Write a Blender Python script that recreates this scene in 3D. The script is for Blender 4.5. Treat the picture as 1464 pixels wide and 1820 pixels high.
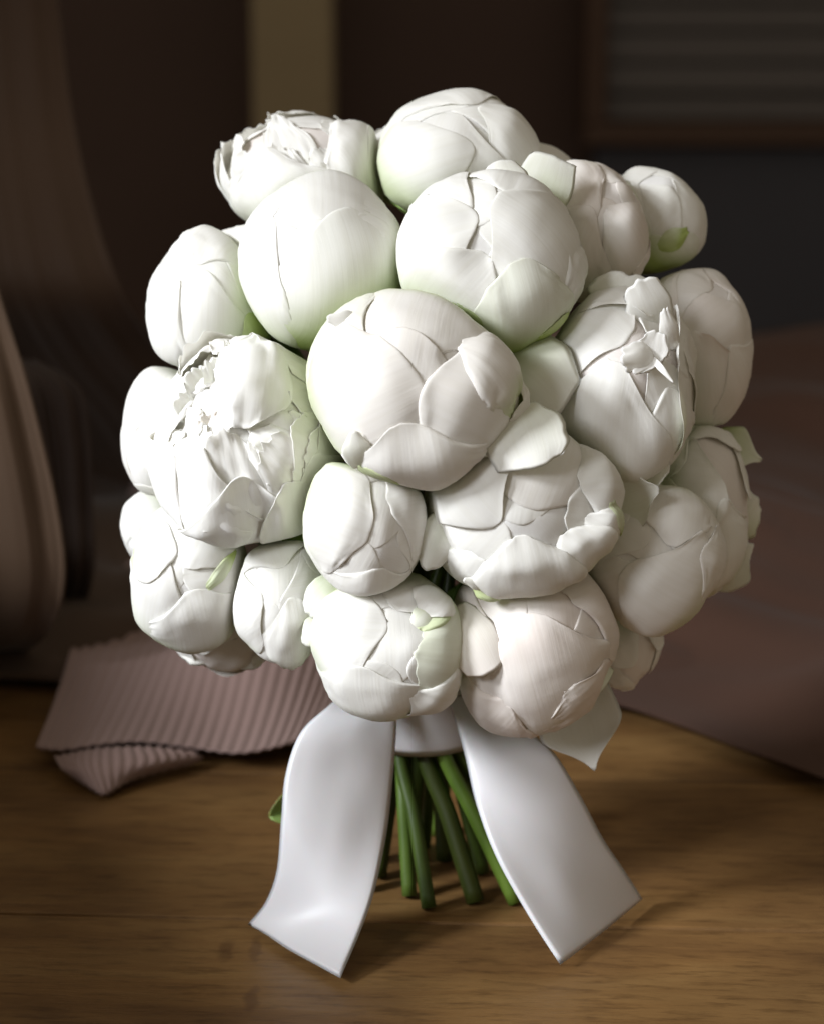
import bpy, math, random
import numpy as np
from mathutils import Vector

for o in list(bpy.data.objects):
    bpy.data.objects.remove(o, do_unlink=True)
S = bpy.context.scene
C = S.collection
R = math.radians

# ------------------------------------------------------------------ camera
FPX = 1820 * 85 / 36.0                 # focal length in photograph pixels
PITCH = R(15)
D0 = 0.955                             # distance of the bouquet's axis
CAM = Vector((-0.010, -0.922, 0.397))
FWD = Vector((0, math.cos(PITCH), -math.sin(PITCH)))
UP = Vector((0, math.sin(PITCH), math.cos(PITCH)))
RT = Vector((1, 0, 0))
cd = bpy.data.cameras.new('camera'); cam = bpy.data.objects.new('camera', cd); C.objects.link(cam)
cam.location = CAM; cam.rotation_euler = (math.pi / 2 - PITCH, 0, 0)
cd.sensor_fit = 'VERTICAL'; cd.sensor_height = 36; cd.sensor_width = 36; cd.lens = 85
cd.clip_start = 0.02; cd.clip_end = 50
cd.dof.use_dof = True; cd.dof.focus_distance = 0.868; cd.dof.aperture_fstop = 8.5
S.camera = cam
S.render.engine = 'CYCLES'
S.cycles.max_bounces = 24; S.cycles.diffuse_bounces = 16; S.cycles.transmission_bounces = 16   # light keeps bouncing between white petals

# ------------------------------------------------------------------ light
W = bpy.data.worlds.new('World'); S.world = W; W.use_nodes = True
bg = W.node_tree.nodes['Background']; bg.inputs[0].default_value = (1.0, 0.875, 0.68, 1); bg.inputs[1].default_value = 0.25
S.view_settings.view_transform = 'Standard'; S.view_settings.look = 'None'
S.view_settings.exposure = 0.16; S.view_settings.gamma = 1

def area(name, loc, target, power, size, col, shape='DISK', size_y=None):
    l = bpy.data.lights.new(name, 'AREA'); l.energy = power; l.color = col; l.shape = shape; l.size = size
    if size_y: l.size_y = size_y
    o = bpy.data.objects.new(name, l); C.objects.link(o); o.location = loc
    o.rotation_euler = (Vector(target) - Vector(loc)).to_track_quat('-Z', 'Y').to_euler()
    return o
def beam(name, loc, target, power, rad, cone, blend, col):
    l = bpy.data.lights.new(name, 'SPOT'); l.energy = power; l.color = col; l.shadow_soft_size = rad
    l.spot_size = cone; l.spot_blend = blend
    o = bpy.data.objects.new(name, l); C.objects.link(o); o.location = loc
    o.rotation_euler = (Vector(target) - Vector(loc)).to_track_quat('-Z', 'Y').to_euler()
    return o
beam('window_beam', (-1.52, -0.72, 1.06), (-0.02, -0.06, 0.15), 215, 0.24, R(16.5), 0.4, (0.94, 0.97, 1.0))
beam('window_glow', (-1.45, -1.70, 1.20), (-0.01, -0.05, 0.17), 250, 0.55, R(17.0), 0.7, (0.95, 0.97, 1.0))

# ------------------------------------------------------------------ helpers
def unD(px, py, D):
    return CAM + FWD * D + RT * ((px - 732) / FPX * D) + UP * ((910 - py) / FPX * D)
def ray(px, py):
    return FWD + RT * ((px - 732) / FPX) + UP * ((910 - py) / FPX)
def unY(px, py, Y):
    r = ray(px, py); return CAM + r * ((Y - CAM.y) / r.y)
def unZ(px, py, Z=0.0):
    r = ray(px, py); return CAM + r * ((Z - CAM.z) / r.z)

def hsh(i, j, k, s):
    n = (i * 374761393 + j * 668265263 + k * 2147483647 + s * 1274126177) & 0xffffffff
    n = ((n ^ (n >> 13)) * 1274126177) & 0xffffffff
    n = n ^ (n >> 16)
    return (n & 0xffff) / 32767.5 - 1.0
def noise3(P, s=0):
    P = np.asarray(P, float); I = np.floor(P).astype(np.int64); f = P - I; f = f * f * (3 - 2 * f)
    out = 0
    for dx in (0, 1):
        for dy in (0, 1):
            for dz in (0, 1):
                w = (f[..., 0] if dx else 1 - f[..., 0]) * (f[..., 1] if dy else 1 - f[..., 1]) * (f[..., 2] if dz else 1 - f[..., 2])
                out = out + w * hsh(I[..., 0] + dx, I[..., 1] + dy, I[..., 2] + dz, s)
    return out
def n1(x, s):
    x = np.asarray(x, float); z = np.zeros_like(x)
    return noise3(np.stack([x, z + 0.37, z + 0.71], -1), s)
def sst(a, b, x):
    t = np.clip((x - a) / (b - a), 0, 1); return t * t * (3 - 2 * t)

def link(name, me, mats, parent=None):
    o = bpy.data.objects.new(name, me); C.objects.link(o)
    for m in (mats if isinstance(mats, (list, tuple)) else [mats]): me.materials.append(m)
    if parent: o.parent = parent
    return o
def mesh(verts, faces, smooth=True, uv=None, tint=None, name='m'):
    me = bpy.data.meshes.new(name)
    me.from_pydata([tuple(v) for v in verts], [], faces)
    if smooth: me.polygons.foreach_set('use_smooth', [True] * len(me.polygons))
    li = np.empty(len(me.loops), np.int32); me.loops.foreach_get('vertex_index', li)
    if uv is not None:
        l = me.uv_layers.new(name='UVMap'); l.data.foreach_set('uv', np.asarray(uv, np.float32)[li].ravel())
    if tint is not None:
        a = me.attributes.new('tint', 'FLOAT_COLOR', 'POINT'); a.data.foreach_set('color', np.asarray(tint, np.float32).ravel())
    me.update(); return me
def tag(o, label=None, cat=None, group=None, kind=None):
    if label: o['label'] = label
    if cat: o['category'] = cat
    if group: o['group'] = group
    if kind: o['kind'] = kind
    return o
def empty(name, loc):
    o = bpy.data.objects.new(name, None); C.objects.link(o); o.location = loc; o.empty_display_size = .02
    return o

# ------------------------------------------------------------------ materials
def newmat(name):
    m = bpy.data.materials.new(name); m.use_nodes = True
    nt = m.node_tree; return m, nt, nt.nodes['Principled BSDF']
def N(nt, t, **kw):
    n = nt.nodes.new(t)
    for k, v in kw.items():
        if k in n.inputs.keys(): n.inputs[k].default_value = v
        else: setattr(n, k, v)
    return n
def ramp(nt, fac, stops):
    r = nt.nodes.new('ShaderNodeValToRGB'); e = r.color_ramp.elements
    while len(e) < len(stops): e.new(0.5)
    for i, (p, c) in enumerate(stops):
        e[i].position = p; e[i].color = (*c, 1) if len(c) == 3 else c
    nt.links.new(fac, r.inputs[0]); return r.outputs[0]
def mix(nt, fac, a, b, mode='MIX'):
    n = nt.nodes.new('ShaderNodeMix'); n.data_type = 'RGBA'; n.blend_type = mode
    for s, v in ((0, fac), (6, a), (7, b)):
        if hasattr(v, 'is_linked') or hasattr(v, 'links'): nt.links.new(v, n.inputs[s])
        else: n.inputs[s].default_value = (*v, 1) if isinstance(v, tuple) else v
    return n.outputs[2]
def bump(nt, h, strength, dist, bsdf, prev=None):
    b = nt.nodes.new('ShaderNodeBump'); b.inputs['Strength'].default_value = strength; b.inputs['Distance'].default_value = dist
    nt.links.new(h, b.inputs['Height'])
    if prev: nt.links.new(prev, b.inputs['Normal'])
    if bsdf: nt.links.new(b.outputs[0], bsdf.inputs['Normal'])
    return b.outputs[0]

def mat_petal(name='petal', thin=0.20):
    m, nt, b = newmat(name)
    at = N(nt, 'ShaderNodeAttribute', attribute_name='tint')
    sp = N(nt, 'ShaderNodeSeparateColor'); nt.links.new(at.outputs['Color'], sp.inputs[0])
    uv = N(nt, 'ShaderNodeUVMap')
    tc = N(nt, 'ShaderNodeTexCoord')
    no = N(nt, 'ShaderNodeTexNoise', Scale=38.0, Detail=3.0); nt.links.new(tc.outputs['Object'], no.inputs['Vector'])
    white = mix(nt, no.outputs['Fac'], (0.915, 0.908, 0.90), (0.935, 0.93, 0.93))
    c = mix(nt, sp.outputs[1], white, (0.86, 0.72, 0.66))
    c = mix(nt, sp.outputs[0], c, (0.50, 0.62, 0.20))
    c = mix(nt, sp.outputs[2], c, (0.42, 0.24, 0.09))
    mpv = N(nt, 'ShaderNodeMapping'); mpv.inputs['Scale'].default_value = (34, 1.6, 1); nt.links.new(uv.outputs[0], mpv.inputs[0])
    vn = N(nt, 'ShaderNodeTexNoise', Scale=1.0, Detail=3.0, Distortion=.4); nt.links.new(mpv.outputs[0], vn.inputs['Vector'])
    c = mix(nt, 1.0, c, ramp(nt, vn.outputs['Fac'], [(0.36, (0.978, 0.975, 0.962)), (0.58, (1, 1, 1))]), 'MULTIPLY')
    nt.links.new(c, b.inputs['Base Color'])
    # fine veins running along the petal
    mp = N(nt, 'ShaderNodeMapping'); mp.inputs['Scale'].default_value = (46, 2.2, 1); nt.links.new(uv.outputs[0], mp.inputs[0])
    v = N(nt, 'ShaderNodeTexNoise', Scale=1.0, Detail=4.0, Roughness=0.6); nt.links.new(mp.outputs[0], v.inputs['Vector'])
    b1 = bump(nt, v.outputs['Fac'], 0.18, 0.0007, None)
    w = N(nt, 'ShaderNodeTexNoise', Scale=120.0, Detail=3.0); nt.links.new(tc.outputs['Object'], w.inputs['Vector'])
    bump(nt, w.outputs['Fac'], 0.10, 0.0012, b, b1)
    b.inputs['Roughness'].default_value = 0.58
    b.inputs['Specular IOR Level'].default_value = 0.22
    b.inputs['Subsurface Weight'].default_value = 0.0
    tr = N(nt, 'ShaderNodeBsdfTranslucent'); nt.links.new(mix(nt, 1.0, c, (1.0, 0.995, 0.88), 'MULTIPLY'), tr.inputs['Color'])
    ms = N(nt, 'ShaderNodeMixShader'); ms.inputs[0].default_value = thin
    nt.links.new(b.outputs[0], ms.inputs[1]); nt.links.new(tr.outputs[0], ms.inputs[2])
    nt.links.new(ms.outputs[0], nt.nodes['Material Output'].inputs['Surface'])
    return m
def mat_green(name, c1, c2, rough=0.45, sss=0.15, vary=False):
    m, nt, b = newmat(name)
    tc = N(nt, 'ShaderNodeTexCoord')
    mp = N(nt, 'ShaderNodeMapping'); mp.inputs['Scale'].default_value = (90, 90, 14); nt.links.new(tc.outputs['Object'], mp.inputs[0])
    no = N(nt, 'ShaderNodeTexNoise', Scale=1.0, Detail=5.0); nt.links.new(mp.outputs[0], no.inputs['Vector'])
    oi = N(nt, 'ShaderNodeObjectInfo')
    gc = ramp(nt, no.outputs['Fac'], [(0.3, c1), (0.7, c2)])
    if vary: gc = mix(nt, 1.0, gc, ramp(nt, oi.outputs['Random'], [(0.0, (.55, .42, .35)), (0.7, (1, .95, .8)), (1.0, (2.2, 2.1, 1.6))]), 'MULTIPLY')
    nt.links.new(gc, b.inputs['Base Color'])
    bump(nt, no.outputs['Fac'], 0.2, 0.001, b)
    b.inputs['Roughness'].default_value = rough
    b.inputs['Subsurface Weight'].default_value = sss; b.inputs['Subsurface Scale'].default_value = 0.002
    return m
def mat_satin():
    m, nt, b = newmat('satin')
    uv = N(nt, 'ShaderNodeUVMap')
    mp = N(nt, 'ShaderNodeMapping'); mp.inputs['Scale'].default_value = (300, 8, 1); nt.links.new(uv.outputs[0], mp.inputs[0])
    no = N(nt, 'ShaderNodeTexNoise', Scale=1.0, Detail=2.0); nt.links.new(mp.outputs[0], no.inputs['Vector'])
    bump(nt, no.outputs['Fac'], 0.08, 0.0006, b)
    b.inputs['Base Color'].default_value = (0.68, 0.67, 0.70, 1)
    b.inputs['Roughness'].default_value = 0.44
    b.inputs['Anisotropic'].default_value = 0.5
    b.inputs['Specular IOR Level'].default_value = 0.5
    b.inputs['Sheen Weight'].default_value = 0.25; b.inputs['Sheen Roughness'].default_value = 0.4
    b.inputs['Subsurface Weight'].default_value = 0.1; b.inputs['Subsurface Scale'].default_value = 0.001
    return m
def mat_wood():
    m, nt, b = newmat('old_wood')
    tc = N(nt, 'ShaderNodeTexCoord'); oi = N(nt, 'ShaderNodeObjectInfo')
    ad = N(nt, 'ShaderNodeVectorMath', operation='ADD'); nt.links.new(tc.outputs['Object'], ad.inputs[0])
    sc = N(nt, 'ShaderNodeVectorMath', operation='SCALE'); sc.inputs[0].default_value = (3.1, 1.7, 0); nt.links.new(oi.outputs['Random'], sc.inputs['Scale']); nt.links.new(sc.outputs[0], ad.inputs[1])
    mp = N(nt, 'ShaderNodeMapping'); mp.inputs['Scale'].default_value = (5.0, 26, 20); nt.links.new(ad.outputs[0], mp.inputs[0])
    n1_ = N(nt, 'ShaderNodeTexNoise', Scale=1.0, Detail=8.0, Roughness=0.66, Distortion=0.9); nt.links.new(mp.outputs[0], n1_.inputs['Vector'])
    mp2 = N(nt, 'ShaderNodeMapping'); mp2.inputs['Scale'].default_value = (40, 230, 60); nt.links.new(ad.outputs[0], mp2.inputs[0])
    n2 = N(nt, 'ShaderNodeTexNoise', Scale=1.0, Detail=4.0, Roughness=0.7); nt.links.new(mp2.outputs[0], n2.inputs['Vector'])
    col = ramp(nt, n1_.outputs['Fac'], [(0.22, (0.110, 0.053, 0.018)), (0.48, (0.205, 0.112, 0.041)), (0.78, (0.285, 0.175, 0.072))])
    fine = ramp(nt, n2.outputs['Fac'], [(0.33, (0.5, 0.46, 0.43)), (0.5, (1, 1, 1))])
    col = mix(nt, 0.75, col, fine, 'MULTIPLY')
    n3 = N(nt, 'ShaderNodeTexNoise', Scale=13.0, Detail=5.0); nt.links.new(ad.outputs[0], n3.inputs['Vector'])
    col = mix(nt, 1.0, col, ramp(nt, n3.outputs['Fac'], [(0.3, (0.66, 0.62, 0.58)), (0.7, (1.12, 1.08, 1.0))]), 'MULTIPLY')
    geo = N(nt, 'ShaderNodeNewGeometry')
    wob = N(nt, 'ShaderNodeTexNoise', Scale=130.0, Detail=2.0); nt.links.new(geo.outputs['Position'], wob.inputs['Vector'])
    wv = N(nt, 'ShaderNodeVectorMath', operation='SCALE'); wv.inputs['Scale'].default_value = 0.006; nt.links.new(wob.outputs['Color'], wv.inputs[0])
    pw = N(nt, 'ShaderNodeVectorMath', operation='ADD'); nt.links.new(geo.outputs['Position'], pw.inputs[0]); nt.links.new(wv.outputs[0], pw.inputs[1])
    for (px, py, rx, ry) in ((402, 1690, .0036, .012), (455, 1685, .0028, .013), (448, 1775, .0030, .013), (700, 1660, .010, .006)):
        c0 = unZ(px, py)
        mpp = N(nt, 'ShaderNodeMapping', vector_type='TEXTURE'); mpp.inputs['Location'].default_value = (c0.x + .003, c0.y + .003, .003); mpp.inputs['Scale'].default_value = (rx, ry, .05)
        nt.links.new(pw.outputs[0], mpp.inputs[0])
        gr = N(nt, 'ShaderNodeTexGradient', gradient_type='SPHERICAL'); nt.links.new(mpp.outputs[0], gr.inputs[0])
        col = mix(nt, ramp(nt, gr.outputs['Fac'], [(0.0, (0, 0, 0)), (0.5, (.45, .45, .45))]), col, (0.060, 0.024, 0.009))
    nt.links.new(col, b.inputs['Base Color'])
    b1 = bump(nt, n1_.outputs['Fac'], 0.25, 0.002, None); bump(nt, n2.outputs['Fac'], 0.35, 0.0012, b, b1)
    nt.links.new(ramp(nt, n1_.outputs['Fac'], [(0.3, (0.62,) * 3), (0.7, (0.42,) * 3)]), b.inputs['Roughness'])
    b.inputs['Specular IOR Level'].default_value = 0.35
    return m
def mat_cloth(name, c1, c2, scale=900.0, rough=0.7, sheen=0.12):
    m, nt, b = newmat(name)
    tc = N(nt, 'ShaderNodeTexCoord')
    no = N(nt, 'ShaderNodeTexNoise', Scale=scale, Detail=2.0); nt.links.new(tc.outputs['Object'], no.inputs['Vector'])
    n2 = N(nt, 'ShaderNodeTexNoise', Scale=9.0, Detail=3.0); nt.links.new(tc.outputs['Object'], n2.inputs['Vector'])
    nt.links.new(mix(nt, n2.outputs['Fac'], c1, c2), b.inputs['Base Color'])
    bump(nt, no.outputs['Fac'], 0.3, 0.0008, b)
    b.inputs['Roughness'].default_value = rough; b.inputs['Sheen Weight'].default_value = sheen
    b.inputs['Specular IOR Level'].default_value = 0.25
    return m
def mat_plain(name, c1, c2, stretch=(6, 6, 6), rough=0.6):
    m, nt, b = newmat(name)
    tc = N(nt, 'ShaderNodeTexCoord'); mp = N(nt, 'ShaderNodeMapping'); mp.inputs['Scale'].default_value = stretch
    nt.links.new(tc.outputs['Object'], mp.inputs[0])
    no = N(nt, 'ShaderNodeTexNoise', Scale=1.0, Detail=5.0); nt.links.new(mp.outputs[0], no.inputs['Vector'])
    nt.links.new(mix(nt, no.outputs['Fac'], c1, c2), b.inputs['Base Color']); b.inputs['Roughness'].default_value = rough
    bump(nt, no.outputs['Fac'], 0.15, 0.002, b)
    return m
M_PETAL = mat_petal(); M_HEART = mat_petal('heart', 0.15)
M_SEPAL = mat_green('sepal_green', (0.17, 0.29, 0.06), (0.36, 0.48, 0.16))
M_STEM = mat_green('stem_green', (0.036, 0.070, 0.012), (0.080, 0.140, 0.026), 0.4, 0.0, True)
M_SATIN = mat_satin()
M_WOOD = mat_wood()
M_CLOTH = mat_cloth('mauve_cloth', (0.27, 0.180, 0.165), (0.34, 0.235, 0.215))
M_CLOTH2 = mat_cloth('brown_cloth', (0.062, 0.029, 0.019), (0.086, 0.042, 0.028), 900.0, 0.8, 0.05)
M_DARK = mat_cloth('dark_drape', (0.036, 0.021, 0.015), (0.055, 0.033, 0.025))
M_SWAG = mat_cloth('tan_swag', (0.095, 0.058, 0.036), (0.13, 0.080, 0.050))
M_DRAPE = mat_cloth('brown_drape', (0.060, 0.034, 0.021), (0.085, 0.049, 0.030))
M_WALL = mat_plain('dark_wall', (0.060, 0.031, 0.023), (0.075, 0.040, 0.030))
M_OLIVE = mat_plain('olive_board', (0.30, 0.23, 0.135), (0.37, 0.285, 0.17), (3, 3, 20))
M_SLATE = mat_plain('grey_boards', (0.11, 0.098, 0.098), (0.15, 0.134, 0.134), (3, 3, 40))
M_TRIM = mat_plain('brown_trim', (0.065, 0.033, 0.020), (0.085, 0.043, 0.026), (3, 3, 30))
M_NAVY = mat_plain('navy_panel', (0.050, 0.050, 0.066), (0.064, 0.064, 0.084), (4, 4, 4), 0.7)

# ------------------------------------------------------------------ generic shapes
def catmull(P, n):
    """rows x 3 control points to n samples along axis 0 (P may have extra axes)"""
    P = np.asarray(P, float); k = len(P)
    Q = np.concatenate([[2 * P[0] - P[1]], P, [2 * P[-1] - P[-2]]])
    t = np.linspace(0, k - 1, n); i = np.clip(np.floor(t).astype(int), 0, k - 2); f = t - i
    f = f.reshape((-1,) + (1,) * (P.ndim - 1))
    p0, p1, p2, p3 = Q[i], Q[i + 1], Q[i + 2], Q[i + 3]
    return 0.5 * (2 * p1 + (p2 - p0) * f + (2 * p0 - 5 * p1 + 4 * p2 - p3) * f ** 2 + (3 * p1 - p0 - 3 * p2 + p3) * f ** 3)
def grid_up(G, nr, nc):
    G = catmull(G, nr); G = np.swapaxes(catmull(np.swapaxes(G, 0, 1), nc), 0, 1); return G
def shell(P, th, uvs=None, tint=None):
    """grid of points -> thin closed sheet whose border is shared (a rounded edge)"""
    nr, nc = P.shape[:2]
    du = np.gradient(P, axis=1); dv = np.gradient(P, axis=0)
    nn = np.cross(du, dv); nn /= np.linalg.norm(nn, axis=-1, keepdims=True) + 1e-12
    if np.isscalar(th): th = np.full((nr, nc), th)
    V = list((P + nn * th[..., None] / 2).reshape(-1, 3)); idx = np.arange(nr * nc).reshape(nr, nc)
    inner = idx.copy(); k = nr * nc; B = (P - nn * th[..., None] / 2)
    rr, cc = np.mgrid[1:nr - 1, 1:nc - 1]; m = rr.size
    inner[1:nr - 1, 1:nc - 1] = k + np.arange(m).reshape(nr - 2, nc - 2)
    V = np.concatenate([np.asarray(V), B[1:nr - 1, 1:nc - 1].reshape(-1, 3)])
    F = []
    a = np.stack([idx[:-1, :-1], idx[:-1, 1:], idx[1:, 1:], idx[1:, :-1]], -1).reshape(-1, 4)
    b = np.stack([inner[:-1, :-1], inner[1:, :-1], inner[1:, 1:], inner[:-1, 1:]], -1).reshape(-1, 4)
    F = a.tolist() + b.tolist()
    def ext(A):
        A = np.asarray(A); return np.concatenate([A.reshape(-1, A.shape[-1]), A[1:nr - 1, 1:nc - 1].reshape(-1, A.shape[-1])])
    return V, F, (ext(uvs) if uvs is not None else None), (ext(tint) if tint is not None else None)
def uvgrid(nr, nc):
    v, u = np.meshgrid(np.linspace(0, 1, nr), np.linspace(0, 1, nc), indexing='ij'); return np.stack([u, v], -1)
def box(x0, x1, y0, y1, z0, z1, bev=0.0):
    import bmesh
    bm = bmesh.new(); bmesh.ops.create_cube(bm, size=1)
    for v in bm.verts: v.co = Vector(((x0 + x1) / 2 + v.co.x * (x1 - x0), (y0 + y1) / 2 + v.co.y * (y1 - y0), (z0 + z1) / 2 + v.co.z * (z1 - z0)))
    if bev: bmesh.ops.bevel(bm, geom=bm.edges[:], offset=bev, segments=2, affect='EDGES', profile=0.6)
    me = bpy.data.meshes.new('box'); bm.to_mesh(me); bm.free(); return me
def tube(path, rad, sides=10):
    path = np.asarray(path); n = len(path); rad = np.full(n, rad) if np.isscalar(rad) else np.asarray(rad)
    T = np.gradient(path, axis=0); T /= np.linalg.norm(T, axis=1, keepdims=True)
    ref = np.array([1.0, 0.02, 0.03]); V = []; F = []
    for i in range(n):
        a = np.cross(T[i], ref); a /= np.linalg.norm(a); b = np.cross(T[i], a)
        for k in range(sides):
            t = 2 * math.pi * k / sides; V.append(path[i] + rad[i] * (math.cos(t) * a + math.sin(t) * b))
    for i in range(n - 1):
        for k in range(sides):
            k2 = (k + 1) % sides; F.append((i * sides + k, i * sides + k2, (i + 1) * sides + k2, (i + 1) * sides + k))
    F.append(tuple(range(sides))[::-1]); F.append(tuple((n - 1) * sides + k for k in range(sides)))
    return V, F

# ------------------------------------------------------------------ setting
table = empty('table', (0, 0, 0)); tag(table, 'worn brown wooden table top of wide planks', kind='structure')
PA = R(-3.0)                                   # the planks run a little askew
rng = random.Random(4)
yy = -0.62
while yy < 1.00:
    w = rng.uniform(0.125, 0.165)
    if yy < -0.18 < yy + w: w = -0.168 - yy if -0.168 - yy > .05 else w
    me = box(-1.3, 1.3, yy, min(yy + w, 1.02) - 0.0012, -0.030, 0.0 - rng.uniform(0, 0.0004), 0.0012)
    p = link('plank', me, M_WOOD, table); p.rotation_euler = (0, 0, PA)
    yy += w
fl = link('floor', box(-4, 4, -3, 4, -0.80, -0.75), M_WALL); tag(fl, kind='structure')
wl = link('wall', box(-4, 4, 2.30, 2.40, -0.749, 2.2), M_WALL); tag(wl, kind='structure')

def wallx(px): return unY(px, 200, 2.2).x
def wallz(py): return unY(732, py, 2.2).z
pb = link('olive_board', box(wallx(452), wallx(592), 2.18, 2.298, -0.748, 1.6, .004), M_OLIVE)
tag(pb, 'tall upright olive brown board standing against the dark wall', 'board')
cab = empty('wall_cupboard', (wallx(1300), 2.29, wallz(140))); tag(cab, 'grey boarded cupboard front with brown frame on the dark wall', 'cupboard')
cx0, cx1 = wallx(1040), wallx(1900)
def cabpart(name, x0, x1, y0, y1, z0, z1, mat):
    me = box(x0, x1, y0, y1, z0, z1, .003); o = link(name, me, mat, cab); o.location = -cab.location; return o
zs = [wallz(y) for y in (222, 172, 118, 62, 10, -60)]
for a, b_ in zip(zs[:-1], zs[1:]): cabpart('board', cx0 + .03, cx1, 2.235 + rng.uniform(0, .01), 2.297, a + .002, b_ - .002, M_SLATE)
cabpart('frame', cx0, cx1, 2.215, 2.297, wallz(262), wallz(222) , M_TRIM)
cabpart('frame', cx0, cx0 + .028, 2.215, 2.297, wallz(222) + .001, wallz(-60), M_TRIM)
nav = link('navy_panel', box(wallx(1062), wallx(1900), 2.24, 2.298, -0.748, wallz(268), .004), M_NAVY)
tag(nav, 'dark navy panel below the grey boarded cupboard', 'panel')

# mauve cloth lying over the back of the table
edge = [(66, 1352), (110, 1364), (165, 1362), (260, 1352), (350, 1352), (430, 1358), (500, 1348), (560, 1326), (650, 1290), (760, 1262),
        (880, 1250), (1000, 1252), (1090, 1266), (1200, 1302), (1330, 1352), (1464, 1402), (1620, 1465)]
E = catmull(np.array([list(unZ(x, y, 0.004)) for x, y in edge]), 700)
nvc = 90
far = np.stack([np.linspace(-0.19, 0.46, 700), np.full(700, 1.03), np.full(700, 0.004)], -1)
tt = np.linspace(0, 1, nvc) ** 1.6
CP = E[None] * (1 - tt[:, None, None]) + far[None] * tt[:, None, None]
sarc = np.concatenate([[0], np.cumsum(np.linalg.norm(np.diff(E, axis=0), axis=1))])
U = np.broadcast_to(sarc[None], (nvc, 700)); Tm = np.broadcast_to(tt[:, None], (nvc, 700))
dist = np.linalg.norm(CP - E[None], axis=-1)
ex = np.broadcast_to(E[None, :, 0], (nvc, 700))
wave = 0.5 + 0.5 * noise3(np.stack([ex * 11, dist * 5, ex * 0], -1), 5)
lift = np.exp(-((ex + 0.150) / 0.042) ** 2) * 0.0085 * np.exp(-(dist / 0.08) ** 2) + np.exp(-((ex + 0.06) / 0.03) ** 2) * 0.004
swell = 0.018 * sst(0.02, 0.2, dist) * wave + 0.012 * sst(0.05, .3, dist) * (0.5 + 0.5 * noise3(np.stack([ex * 4, dist * 14, ex * 0], -1), 8))
hump = 0.024 * np.exp(-((ex + .095) / .042) ** 2) * np.exp(-((dist - .10) / .06) ** 2) + 0.010 * np.exp(-((ex + .03) / .03) ** 2) * np.exp(-((dist - .14) / .05) ** 2)
ribs = 0.00036 * np.sin(2 * math.pi * U / 0.0056)
crump = sst(.03, .12, ex) * sst(.02, .12, dist) * (0.030 * np.clip(noise3(np.stack([ex * 5 + dist * 5, dist * 9 - ex * 4, ex * 0], -1), 21), 0, 1) + 0.014 * np.abs(noise3(np.stack([ex * 9 - dist * 7, dist * 16, ex * 0], -1), 23)))
CP = CP.copy(); CP[..., 2] += crump + lift + swell + hump + ribs * (1 - sst(.2, .45, dist)) * (1 - sst(.0, .08, ex)) + 0.001
CP[..., 1] += 0.0
# rounded far right corner: slides under the table edge
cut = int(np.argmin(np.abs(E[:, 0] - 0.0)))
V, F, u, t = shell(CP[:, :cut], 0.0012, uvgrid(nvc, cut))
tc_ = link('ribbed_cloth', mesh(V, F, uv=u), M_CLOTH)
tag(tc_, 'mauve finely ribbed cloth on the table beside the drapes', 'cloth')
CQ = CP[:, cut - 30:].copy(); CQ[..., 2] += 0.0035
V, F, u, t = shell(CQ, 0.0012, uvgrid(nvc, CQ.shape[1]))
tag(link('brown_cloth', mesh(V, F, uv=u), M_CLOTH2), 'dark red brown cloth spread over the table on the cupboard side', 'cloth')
# loose corner of cloth that hangs out under the lifted hem
g = [[(95, 1345), (170, 1330), (260, 1326), (350, 1336)], [(110, 1368), (170, 1362), (270, 1356), (362, 1346)], [(140, 1385), (185, 1412), (240, 1385), (330, 1360)]]
hz = [[.010, .013, .013, .008], [.008, .011, .010, .005], [.003, .003, .003, .003]]
G = np.array([[list(unZ(*g[i][j], hz[i][j])) for j in range(4)] for i in range(3)])
G = grid_up(G, 24, 90); G[..., 2] += 0.0005 * np.sin(np.linspace(0, 2 * math.pi * 15, 90))[None]
V, F, u, t = shell(G, 0.0011, uvgrid(24, 90))
o = link('cloth_fold', mesh(V, F, uv=u), M_CLOTH, tc_)

# hanging drape at the left: vertical folds that taper to the table
def drape(name, rows, nfold, amp, label, mat, seed, yb):
    """rows of (left px, right px, py, Y)"""
    G = np.array([[list(unY(l + (r - l) * k / 6.0, py, Y)) for k in range(7)] for l, r, py, Y in rows])
    G = grid_up(G, 70, 260)
    uu = np.linspace(0, 1, 260)[None]; vv = np.linspace(0, 1, 70)[:, None]
    wob = 0.5 * n1(vv * 2.2 + 0 * uu, seed) + uu * nfold
    fold = n1(wob * 1.15 + 3, seed + 1) + 0.45 * n1(wob * 2.7 + vv * .6, seed + 2) + 0.05 * n1(wob * 9 + vv * .3, seed + 3)
    G[..., 1] += amp * fold * (0.6 + 0.4 * n1(vv * 3 + uu, seed + 5)); G[..., 0] += 0.3 * amp * n1(wob * 1.4 + 8, seed + 4)
    G[..., 2] = np.maximum(G[..., 2], 0.004 + 0.0 * G[..., 2])
    V, F, u, t = shell(G, 0.0014, uvgrid(70, 260))
    o = link(name, mesh(V, F, uv=u), mat); tag(o, label, 'drape'); return o
hd = drape('hanging_drape', [(-420, 40, -700, .50), (-420, 75, -200, .50), (-420, 100, 0, .50), (-420, 125, 200, .48), (-430, 165, 380, .44), (-450, 215, 520, .42), (-440, 300, 640, .46), (-420, 400, 740, .50), (-400, 480, 840, .54), (-380, 520, 940, .56)],
      9.0, 0.012, 'sheer brown drape hanging in soft folds behind the swag', M_DRAPE, 3, 0)
gd = drape('gathered_drape', [(-330, -40, 400, .24), (-330, 0, 540, .22), (-330, 38, 660, .20), (-330, 70, 780, .19), (-330, 98, 900, .185), (-330, 112, 1010, .185), (-330, 100, 1090, .195), (-330, 70, 1140, .22), (-330, 20, 1165, .26)],
      7.0, 0.008, 'tan drape swag bulging over the cloth at the table edge', M_SWAG, 9, 0)
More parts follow.
